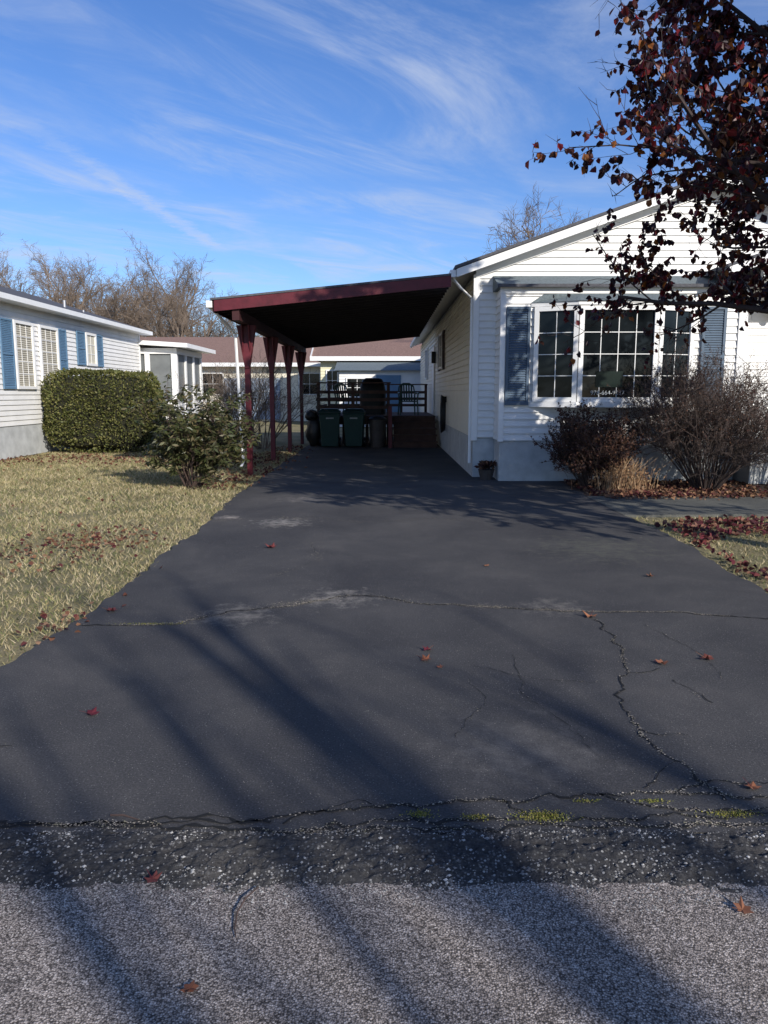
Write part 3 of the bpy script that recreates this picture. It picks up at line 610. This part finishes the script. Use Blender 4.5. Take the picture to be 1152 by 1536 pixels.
# ------------------------------------------------------------------ NEIGHBOUR HOUSE
Q=empty('neighbor_house',(-12,20,0)); NX=-8.7; NY0,NY1=9,27.9
b=MB(); b.box(-16,NX,NY0,NY1,0,.75); b.obj('foundation',PARGE,Q)
b=MB(); b.prism([(-15.98,NY0+.02,.75),(NX-.02,NY0+.02,.75),(NX-.02,NY0+.02,3.6),(-12.35,NY0+.02,4.75),(-15.98,NY0+.02,3.6)],(0,NY1-NY0-.04,0)); b.obj('wall_core',WHITE,Q)
b=MB(); siding(b,(NX,NY0,0),(0,1,0),(1,0,0),.75,3.6,lambda z:(0,NY1-NY0)); b.obj('side_siding',WHITE,Q)
b=MB(); b.box(NX-.06,NX+.035,NY1-.06,NY1+.03,.7,3.6); b.obj('corner_trim',TRIM,Q)
b=MB(); b.prism([(NX+.32,NY0-.3,3.62),(-12.35,NY0-.3,4.85),(-12.35,NY0-.3,4.92),(NX+.32,NY0-.3,3.69)],(0,NY1-NY0+.6,0)); b.prism([(-12.35,NY0-.3,4.85),(-16.4,NY0-.3,3.62),(-16.4,NY0-.3,3.69),(-12.35,NY0-.3,4.92)],(0,NY1-NY0+.6,0)); b.obj('roof_shingles',SHING,Q)
b=MB(); b.box(NX+.02,NX+.3,NY0-.28,NY1+.28,3.55,3.6); b.box(NX+.302,NX+.42,NY0-.28,NY1+.3,3.55,3.67); b.obj('gutter_and_soffit',TRIM,Q)
b=MB(); b.tube([(-9.6,19.2,3.9),(-9.6,19.2,4.45)],[.05,.05],8); b.tube([(-9.6,19.2,4.45),(-9.6,19.2,4.6)],[.1,.1],8); b.tube([(-9.4,23.3,3.8),(-9.4,23.3,4.2)],[.05]*2,8); b.tube([(-9.5,25,3.8),(-9.5,25,4.1)],[.04]*2,8); b.obj('roof_vents',METAL,Q)
fr=MB();gl=MB();sh=MB()
for (a,c,zz,h,cols,rows) in ((18.4,19.4,1.6,1.6,3,5),(19.75,20.85,1.6,1.6,3,5),(22.8,23.6,2.3,.95,2,3)):
    window(fr,gl,(NX+.028,a,zz),(0,1,0),(1,0,0),c-a,h,cols,rows,.07,.02)
fr.obj('window_frames',TRIM,Q); gl.obj('window_blinds',BLIND,Q)
b=MB()
for (a,c,zz,h) in ((18.4,19.4,1.6,1.6),(19.75,20.85,1.6,1.6)):
    z=zz+.09
    while z<zz+h-.09: b.box(NX+.0385,NX+.0395,a+.08,c-.08,z,z+.018); z+=.05
b.obj('blind_slat_shadows',mat('blind_shadow',(.14,.12,.09),.8),Q)  # dark strips painted on as the shade between blind slats
for a,zz,h,w in ((17.75,1.6,1.6,.6),(20.92,1.6,1.6,.5),(22.15,2.3,.95,.6),(23.66,2.3,.95,.5)): shutter(sh,(NX+.028,a,zz),(0,1,0),(1,0,0),w,h)
sh.obj('shutters',BLUE,Q)
b=MB(); b.tube([(NX+.12,16.9,0),(NX+.12,16.9,.35)],[.02]*2,6); b.box(NX+.05,NX+.2,16.8,17.0,.2,.35); b.obj('gas_meter',METAL,Q)
S=empty('screened_sunroom',(-8.5,30,0)); b=MB(); SX0,SX1,SY0,SY1=-11,-7.45,28.15,32
b.prism([(SX0,SY0-.4,3.35),(SX1+.5,SY0-.4,3.1),(SX1+.5,SY0-.4,3.25),(SX0,SY0-.4,3.5)],(0,SY1-SY0+.8,0)); b.obj('roof',TRIM,S)
b=MB(); b.box(SX0,SX1,SY0,SY1,.3,1.2); b.obj('knee_wall',WHITE,S)
b=MB(); b.box(SX0+.1,SX1-.06,SY0+.06,SY1-.06,1.2,3.1); b.obj('screen_panels',SCREEN,S)
b=MB()
for x in (SX0,-9.6,-8.6,SX1-.2): b.box(x,x+.18,SY0-.01,SY0+.055,1.2,3.1)
for y in (SY0,29.4,30.6,31.8): b.box(SX1-.055,SX1+.01,y,y+.16,1.2,3.1)
b.box(SX0,SX1+.02,SY0-.02,SY0+.05,2.9,3.1); b.box(SX1-.05,SX1+.02,SY0,SY1,2.9,3.1); b.obj('frame',TRIM,S)
b=MB()
for i in range(4): b.box(-7.42,-6.3-.28*i,28.6,29.8,.17*i+.001,.17*(i+1))
b.obj('steps',PARGE,S)
b=MB()
for y in (28.55,29.85):
    b.beam((-7.3,y,1.65),(-6.2,y,1.0),.04,.06); 
    for x in (-7.3,-6.75,-6.2): b.box(x-.02,x+.02,y-.02,y+.02,.0,1.65-(x+7.3)*.59)
b.obj('step_rail',TRIM,S)

# ------------------------------------------------------------------ BACKGROUND HOUSES
W=empty('brown_roof_house',(-4,45,0)); b=MB(); b.box(-14,9,42,50,0,3.0); b.obj('walls',CREAM_SHADED_WHITE,W)
b=MB(); b.prism([(-14.4,41.5,3.0),(-14.4,46,4.75),(-14.4,50.5,3.0)],(24,0,0)); b.obj('roof',SHINGBR,W)
b=MB(); b.box(-14.45,9.6,41.38,41.49,2.9,3.1); b.obj('fascia',TRIM,W)
fr=MB();gl=MB()
for x in (-12,-9.8,-4.6): window(fr,gl,(x,41.98,1.4),(1,0,0),(0,-1,0),1.2,1.2,2,2)
fr.obj('window_frames',TRIM,W); gl.obj('window_glass',GLASSM,W)
b=MB(); b.box(-8.6,-5.6,41.9,41.97,.1,2.3); b.obj('garage_door',mat('door_bluegrey',(.30,.36,.45),.5),W)
b=MB(); 
for z in (.6,1.1,1.6): b.box(-8.6,-5.6,41.88,41.895,z,z+.03)
b.obj('garage_door_lines',TRIM,W)
W=empty('yellow_house',(0,38,0)); b=MB(); b.box(-3.0,6,37,41,0,3.1); siding(b,(-3,37,0),(1,0,0),(0,-1,0),.3,3.1,lambda z:(0,9),.14); b.obj('walls',YEL,W)
b=MB(); b.prism([(-3.4,36.6,3.12),(-3.4,39,4.0),(-3.4,41.3,3.12)],(10,0,0)); b.obj('roof',SHINGBR,W)
b=MB(); b.box(-3.45,6.7,36.48,36.59,3.0,3.2); b.beam((-3.42,36.6,3.15),(-3.42,39,4.05),.04,.18); b.obj('fascia',TRIM,W)
b=MB(); b.box(-2.0,5,34.9,36.98,0,2.5); siding(b,(-2,34.9,0),(1,0,0),(0,-1,0),.3,2.5,lambda z:(0,7),.14); b.obj('garage_walls',WHITE,W)
b=MB(); b.prism([(-2.2,34.6,2.5),(-2.2,36.9,3.0),(-2.2,36.9,2.5)],(7.4,0,0)); b.obj('garage_roof',SHINGB,W)
b=MB(); b.box(-.35,.75,34.82,34.87,.2,2.3); b.obj('blue_door',BLUE,W)
fr=MB();gl=MB(); window(fr,gl,(-1.7,34.87,1.3),(1,0,0),(0,-1,0),1.0,.9,2,2); window(fr,gl,(-2.75,36.97,1.6),(1,0,0),(0,-1,0),.6,1.0,2,2); fr.obj('window_frames',TRIM,W); gl.obj('window_glass',GLASSM,W)

# ------------------------------------------------------------------ TREES
PD=dict(seg=[6,5,4,3,2],wig=[.07,.16,.2,.25,.3],up=[.06,.07,.06,.05,.03],sides=[7,5,4,3,3],n=[9,7,6,5],t0=[.22,.25,.2,.15],ang=[(.5,.95),(.4,.95),(.4,1.0),(.4,1.1)],rr=.62,rmin=.012,lr=[.55,.55,.55,.6])
protos=[]
for s in range(4):
    r_=random.Random(40+s); b=MB(); tips=[]
    grow(b,V((0,0,0)),V((0,0,1)),.2,8.5,0,PD,r_,tips)
    me=bpy.data.meshes.new('bare_tree_mesh'); me.from_pydata(b.v,[],b.f); me.materials.append(BARKG); protos.append(me)
def inst(me,name,loc,s,rz_,parent=None):
    o=bpy.data.objects.new(name,me); COL.objects.link(o); o.location=loc; o.scale=(s,s,s*1.05); o.rotation_euler=(0,0,rz_)
    if parent: link(o,parent)
    return o
DT=empty('distant_trees',(0,70,0)); r_=random.Random(9)
for i in range(84):
    x=-75+i*1.8+r_.uniform(-1.5,1.5); y=r_.uniform(60,86)
    u=576+1154*x/y
    s=r_.uniform(.9,1.12) if u<300 else r_.uniform(.5,.68)
    inst(protos[i%4],'tree',(x,y,-.1),s*y/72,r_.uniform(0,6.28),DT)
for (x,y,s) in [(-30,56,.95),(-27,54,.88),(-24.5,56,.92),(-27.5,60,1.0),(-22,55,.88),(-20.5,58,.92),(-19,55,.8),(-17.5,60,.9),(-16,57,.8),(-15,62,.85),(-14,54,.68),(-13,58,.74),(-11.5,60,.72),(-9.5,57,.64),(-8,58,.66),(-6,60,.6)]:
    inst(protos[int(abs(x))%4],'tree',(x,y,-.1),s,x,DT)
inst(protos[1],'bare_tree',(7.6,42,0),.92,1.0); inst(protos[3],'bare_tree',(11.5,46,0),1.0,2.0)
def vase(name,x,y,hh,rad,nl,seed,phi=None):
    r_=random.Random(seed); b=MB(); tips=[]
    P=dict(seg=[6,4,3],wig=[.05,.12,.18],up=[.05,.05,.03],sides=[8,5,3],n=[5,5],t0=[.4,.3],ang=[(.25,.55),(.3,.7)],rr=.5,rmin=.008,lr=[.38,.45])
    b.tube([(x,y,-.03),(x,y,.5),(x+.03,y,1.6),(x,y+.03,2.4)],[rad*1.3,rad,rad*.92,rad*.85],12)
    for i in range(nl):
        a=6.28*i/nl+r_.uniform(-.3,.3); sp=r_.uniform(.05,.26); d=V((math.cos(a)*sp,math.sin(a)*sp,1)).normalized()
        grow(b,V((x,y,2.25)),d,rad*(.75 if i==0 else .5),(hh-2.3)*r_.uniform(.8,1.0),0,P,r_,tips)
    E=empty(name,(x,y,0)); b.obj('trunk_and_limbs',BARK,E)
vase('roadside_tree',7.0,-8.3,8.2,.16,4,3); vase('roadside_tree',8.5,-8.7,7.6,.12,3,5); vase('roadside_tree',4.2,-7.0,6.4,.09,3,9)

# red-leaf tree at right
r_=random.Random(21); b=MB(); lv=MB(); tips=[]
TP=V((4.55,6.7,-.03))
b.tube([TP,TP+V((.02,0,.4)),TP+V((-.02,.03,1.2)),TP+V((0,0,2.0)),TP+V((.03,0,3.6)),TP+V((0,.05,5.4)),TP+V((0,0,7.0))],[.17,.135,.12,.115,.085,.05,.015],10)
PP=dict(seg=[5,4,3,2],wig=[.1,.14,.2,.25],up=[.05,.05,.03,.0],sides=[5,4,3,3],n=[9,6,4],t0=[.2,.12,.1],ang=[(.4,.95),(.5,1.1),(.5,1.2)],rr=.5,rmin=.0032,lr=[.42,.5,.5])
nl=38
for i in range(nl):
    t=i/(nl-1); z=1.95+4.0*t; az=i*2.399+r_.uniform(-.3,.3); el=.10+.75*t+r_.uniform(-.1,.15)
    d=V((math.cos(az)*math.cos(el),math.sin(az)*math.cos(el),math.sin(el))); ln=(2.85-1.2*t)*r_.uniform(.88,1.12)
    grow(b,V((TP.x,TP.y,z)),d,.042-.02*t,ln,0,PP,r_,tips)
for lvl,pts,dirs in tips:
    if lvl<2: continue
    for p0,p1 in zip(pts,pts[1:]):
        for k in range(5 if lvl==3 else 4):
            p=p0.lerp(p1,r_.random())
            if p.z<2.4 and r_.random()<.8: continue
            q=noise.noise(p*1.3)*1.1+(p.x-2.45)*.36
            if r_.random()>.34+.9*q: continue
            leaf(lv,p,V((r_.gauss(0,.6),r_.gauss(0,.6),-1+r_.gauss(0,.5))),r_.uniform(.052,.088),r_,.8,.5)
T=empty('red_leaf_tree',TP); b.obj('trunk_and_branches',PEARBARK,T); lv.obj('foliage',LEAFRED,T)

# ------------------------------------------------------------------ SHRUBS
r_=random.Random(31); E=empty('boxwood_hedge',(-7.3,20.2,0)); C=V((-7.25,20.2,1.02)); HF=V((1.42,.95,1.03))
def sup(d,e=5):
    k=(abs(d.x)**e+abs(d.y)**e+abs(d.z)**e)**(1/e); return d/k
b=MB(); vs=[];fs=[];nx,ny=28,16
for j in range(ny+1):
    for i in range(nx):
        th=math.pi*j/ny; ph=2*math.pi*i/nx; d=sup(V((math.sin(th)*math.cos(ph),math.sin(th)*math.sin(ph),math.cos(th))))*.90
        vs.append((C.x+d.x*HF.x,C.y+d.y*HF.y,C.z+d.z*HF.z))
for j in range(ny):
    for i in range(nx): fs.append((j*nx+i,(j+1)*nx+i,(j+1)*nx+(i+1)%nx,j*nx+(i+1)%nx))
b.add(vs,fs); b.obj('light_block_core',HCORE,E)  # solid dark core added to stop light passing through the hedge
b=MB()
for i in range(30000):
    d=V((r_.gauss(0,1),r_.gauss(0,1),r_.gauss(0,1))).normalized(); s=sup(d,4.2); k=.92+.07*r_.random()+.10*noise.noise(s*2.6)
    if s.z<-.75 and r_.random()<.7: continue
    p=C+V((s.x*HF.x,s.y*HF.y,s.z*HF.z))*k; rleaf(b,p,d+V((r_.gauss(0,.7),r_.gauss(0,.7),r_.gauss(.2,.7))),r_.uniform(.03,.075),r_,.7)
b.obj('foliage',HEDGE,E)
PS=dict(seg=[4,3,2],wig=[.12,.2,.2],up=[.04,.08,.1],sides=[5,4,3],n=[6,5],t0=[.25,.2],ang=[(.3,.8),(.4,1.0)],rr=.6,rmin=.004,lr=[.5,.55])
E=empty('rhododendron_bush',(-3.05,12.6,0)); b=MB(); lv=MB(); tips=[]
for i in range(32):
    a=r_.uniform(0,6.28); sp=r_.uniform(.05,1.1); d=V((math.cos(a)*sp,math.sin(a)*sp,1)).normalized()
    grow(b,V((-3.15+math.cos(a)*.12,12.6+math.sin(a)*.12,-.03)),d,.014,r_.uniform(.65,1.3),0,PS,r_,tips)
for lvl,pts,dirs in tips:
    if lvl<1: continue
    for rep in range(4 if lvl==2 else 2):
        p=pts[-1].lerp(pts[-2],r_.random()*.9)
        if p.z<.1: continue
        for k in range(3):
            a=r_.uniform(0,6.28); rleaf(lv,p,V((math.cos(a),math.sin(a),r_.gauss(-.35,.45))),r_.uniform(.07,.13),r_,.3)
b.obj('stems',TWIG,E); lv.obj('foliage',RHODO,E)
E=empty('barberry_bush',(3.4,12.3,0)); b=MB(); lv=MB(); tips=[]
for i in range(80):
    a=r_.uniform(0,6.28); sp=r_.uniform(.05,.8); d=V((math.cos(a)*sp,math.sin(a)*sp,1)).normalized()
    grow(b,V((3.36+math.cos(a)*.12,12.3+math.sin(a)*.1,-.03)),d,.008,r_.uniform(.6,1.1),0,PS,r_,tips)
for lvl,pts,dirs in tips:
    if lvl<1: continue
    for k in range(8):
        p=pts[0].lerp(pts[-1],r_.random())
        if p.z>.3: rleaf(lv,p,V((r_.gauss(0,1),r_.gauss(0,1),r_.gauss(0,1))),r_.uniform(.025,.05),r_,.6)
b.obj('stems',TWIG,E); lv.obj('foliage',BARB,E)
b=MB()
for i in range(260):
    x0,y0=3.72+r_.gauss(0,.2),11.95+r_.gauss(0,.1); a=r_.uniform(0,6.28); sp=r_.uniform(.1,.7); h=r_.uniform(.15,.55)
    b.tube([(x0,y0,-.02),(x0+math.cos(a)*sp*.3*h,y0+math.sin(a)*sp*.3*h,h*.6),(x0+math.cos(a)*sp*h*1.0,y0+math.sin(a)*sp*h,h)],[.005,.004,.002],3,cap=False)
for i in range(420): rleaf(b,V((3.72+r_.gauss(0,.25),11.95+r_.gauss(0,.12),r_.uniform(.02,.35))),V((r_.gauss(0,1),r_.gauss(0,1),r_.gauss(0,1))),.07,r_,.4)
b.obj('dried_perennials',DRYG)
def bareshrub(name,x,y,R_,Hh,n,mm,rad=.011,seed=1,kids=(6,5,4),lvs=0):
    r_=random.Random(seed); E=empty(name,(x,y,0)); b=MB(); tips=[]
    P=dict(seg=[5,4,3,2],wig=[.10,.18,.22,.25],up=[.03,.06,.04,.02],sides=[4,3,3,3],n=list(kids),t0=[.3,.2,.2],ang=[(.3,.8),(.3,.9),(.3,.9)],rr=.6,rmin=.0035,lr=[.5,.5,.5])
    for i in range(n):
        a=r_.uniform(0,6.28); sp=r_.random()**.6*R_/Hh*1.5; d=V((math.cos(a)*sp,math.sin(a)*sp,1)).normalized()
        grow(b,V((x+math.cos(a)*.15,y+math.sin(a)*.12,-.03)),d,rad,Hh*.86*r_.uniform(.75,1.08),0,P,r_,tips)
    b.obj('stems',mm,E)
    if lvs:
        lv=MB()
        for lvl,pts,dirs in tips:
            if lvl<2: continue
            for k in range(lvs):
                p=pts[0].lerp(pts[-1],r_.random())
                if p.z>Hh*.4: rleaf(lv,p,V((r_.gauss(0,1),r_.gauss(0,1),r_.gauss(0,1))),r_.uniform(.018,.034),r_,.6)
        lv.obj('buds',BARB,E)
SHR=mat('shrub_bark',(.075,.055,.048),.9,10,.3)
bareshrub('bare_shrub',5.1,12.1,1.3,1.9,72,SHR,.012,3,(7,5,4),1)
bareshrub('bare_shrub',6.7,12.0,1.2,1.9,30,SHR,.012,4)
bareshrub('bare_shrub',-3.4,21.5,1.2,2.3,22,BARKG,.014,5)
bareshrub('bare_shrub',-4.4,24,1.2,2.4,16,BARKG,.014,6)
bareshrub('bare_shrub',-5.2,28,1.6,2.6,16,BARKG,.016,7)

# ------------------------------------------------------------------ LIGHT / SKY
el=math.radians(25); az=V((.56,-.83)).normalized()
sd=V((az.x*math.cos(el),az.y*math.cos(el),math.sin(el)))
sl=bpy.data.lights.new('sun','SUN'); sl.energy=5.0; sl.angle=math.radians(.5); sl.color=(1,.945,.86)
so=bpy.data.objects.new('sun',sl); COL.objects.link(so); so.rotation_euler=sd.to_track_quat('Z','Y').to_euler(); so.location=(10,-15,20)
w=bpy.data.worlds.new('World'); scene.world=w; w.use_nodes=True; nt=w.node_tree; bg=nt.nodes['Background']
sk=N(nt,'ShaderNodeTexSky',sky_type='NISHITA'); sk.sun_disc=False; sk.sun_elevation=el; sk.sun_rotation=math.atan2(az.x,az.y); sk.air_density=1.0; sk.dust_density=.3; sk.ozone_density=2.0
tc=N(nt,'ShaderNodeTexCoord'); sp=N(nt,'ShaderNodeSeparateXYZ'); L(nt,tc.outputs['Generated'],sp.inputs[0])
def M_(op,a,b_=None,c=None):
    m=N(nt,'ShaderNodeMath',operation=op)
    for i,x in enumerate((a,b_,c)):
        if x is None: continue
        if isinstance(x,(int,float)): m.inputs[i].default_value=x
        else: L(nt,x,m.inputs[i])
    return m.outputs[0]
def MR(v,a,b_):
    m=N(nt,'ShaderNodeMapRange',interpolation_type='SMOOTHSTEP'); m.inputs[1].default_value=a; m.inputs[2].default_value=b_; L(nt,v,m.inputs[0]); return m.outputs[0]
zz=M_('MAXIMUM',sp.outputs[2],.03); qx=M_('DIVIDE',sp.outputs[0],zz); qy=M_('DIVIDE',sp.outputs[1],zz)
cb=N(nt,'ShaderNodeCombineXYZ'); L(nt,qx,cb.inputs[0]); L(nt,qy,cb.inputs[1])
al=M_('ADD',M_('MULTIPLY',qx,.62),M_('MULTIPLY',qy,.78)); pe=M_('SUBTRACT',M_('MULTIPLY',qx,.78),M_('MULTIPLY',qy,.62))
cs=N(nt,'ShaderNodeCombineXYZ'); L(nt,M_('MULTIPLY',al,.5),cs.inputs[0]); L(nt,M_('MULTIPLY',pe,1.2),cs.inputs[1])
n1=noise_n(nt,cs.outputs[0],1.3,10,.66,.9); n2=noise_n(nt,cb.outputs[0],.6,5,.55,.5)
cl=M_('MULTIPLY',MR(n1.outputs[0],.38,.80),MR(n2.outputs[0],.34,.60))
lx=M_('MULTIPLY_ADD',qy,-.0717,1.32+.0717*3.39); dd=M_('ABSOLUTE',M_('ADD',qx,lx))
nz=noise_n(nt,cb.outputs[0],5,8,.75)
dd=M_('ADD',dd,M_('MULTIPLY',M_('SUBTRACT',nz.outputs[0],.5),.35))
ctr=M_('MULTIPLY',M_('MULTIPLY',MR(dd,.09,0.0),MR(qy,6.0,5.2)),MR(qy,2.2,4.6))
tot=M_('MINIMUM',M_('ADD',M_('MULTIPLY',cl,.85),M_('MULTIPLY',ctr,.42)),.8)
hs=N(nt,'ShaderNodeHueSaturation'); hs.inputs['Saturation'].default_value=1.13; L(nt,sk.outputs[0],hs.inputs['Color'])
tint=mixrgb(nt,1.0,hs.outputs[0],(.72,.86,1.20),'MULTIPLY')
fin=mixrgb(nt,tot,tint,(4.4,5.0,6.3))
L(nt,fin,bg.inputs[0]); bg.inputs[1].default_value=.13
# camera
cd=bpy.data.cameras.new('camera'); cam=bpy.data.objects.new('camera',cd); COL.objects.link(cam)
cam.location=(0,0,1.5); cam.rotation_euler=(math.radians(90-8.77),0,0)
cd.sensor_fit='VERTICAL'; cd.sensor_height=36; cd.lens=27.05; cd.clip_end=1000; cd.clip_start=.05
scene.camera=cam
scene.view_settings.view_transform='Standard'; scene.view_settings.look='None'; scene.view_settings.exposure=0
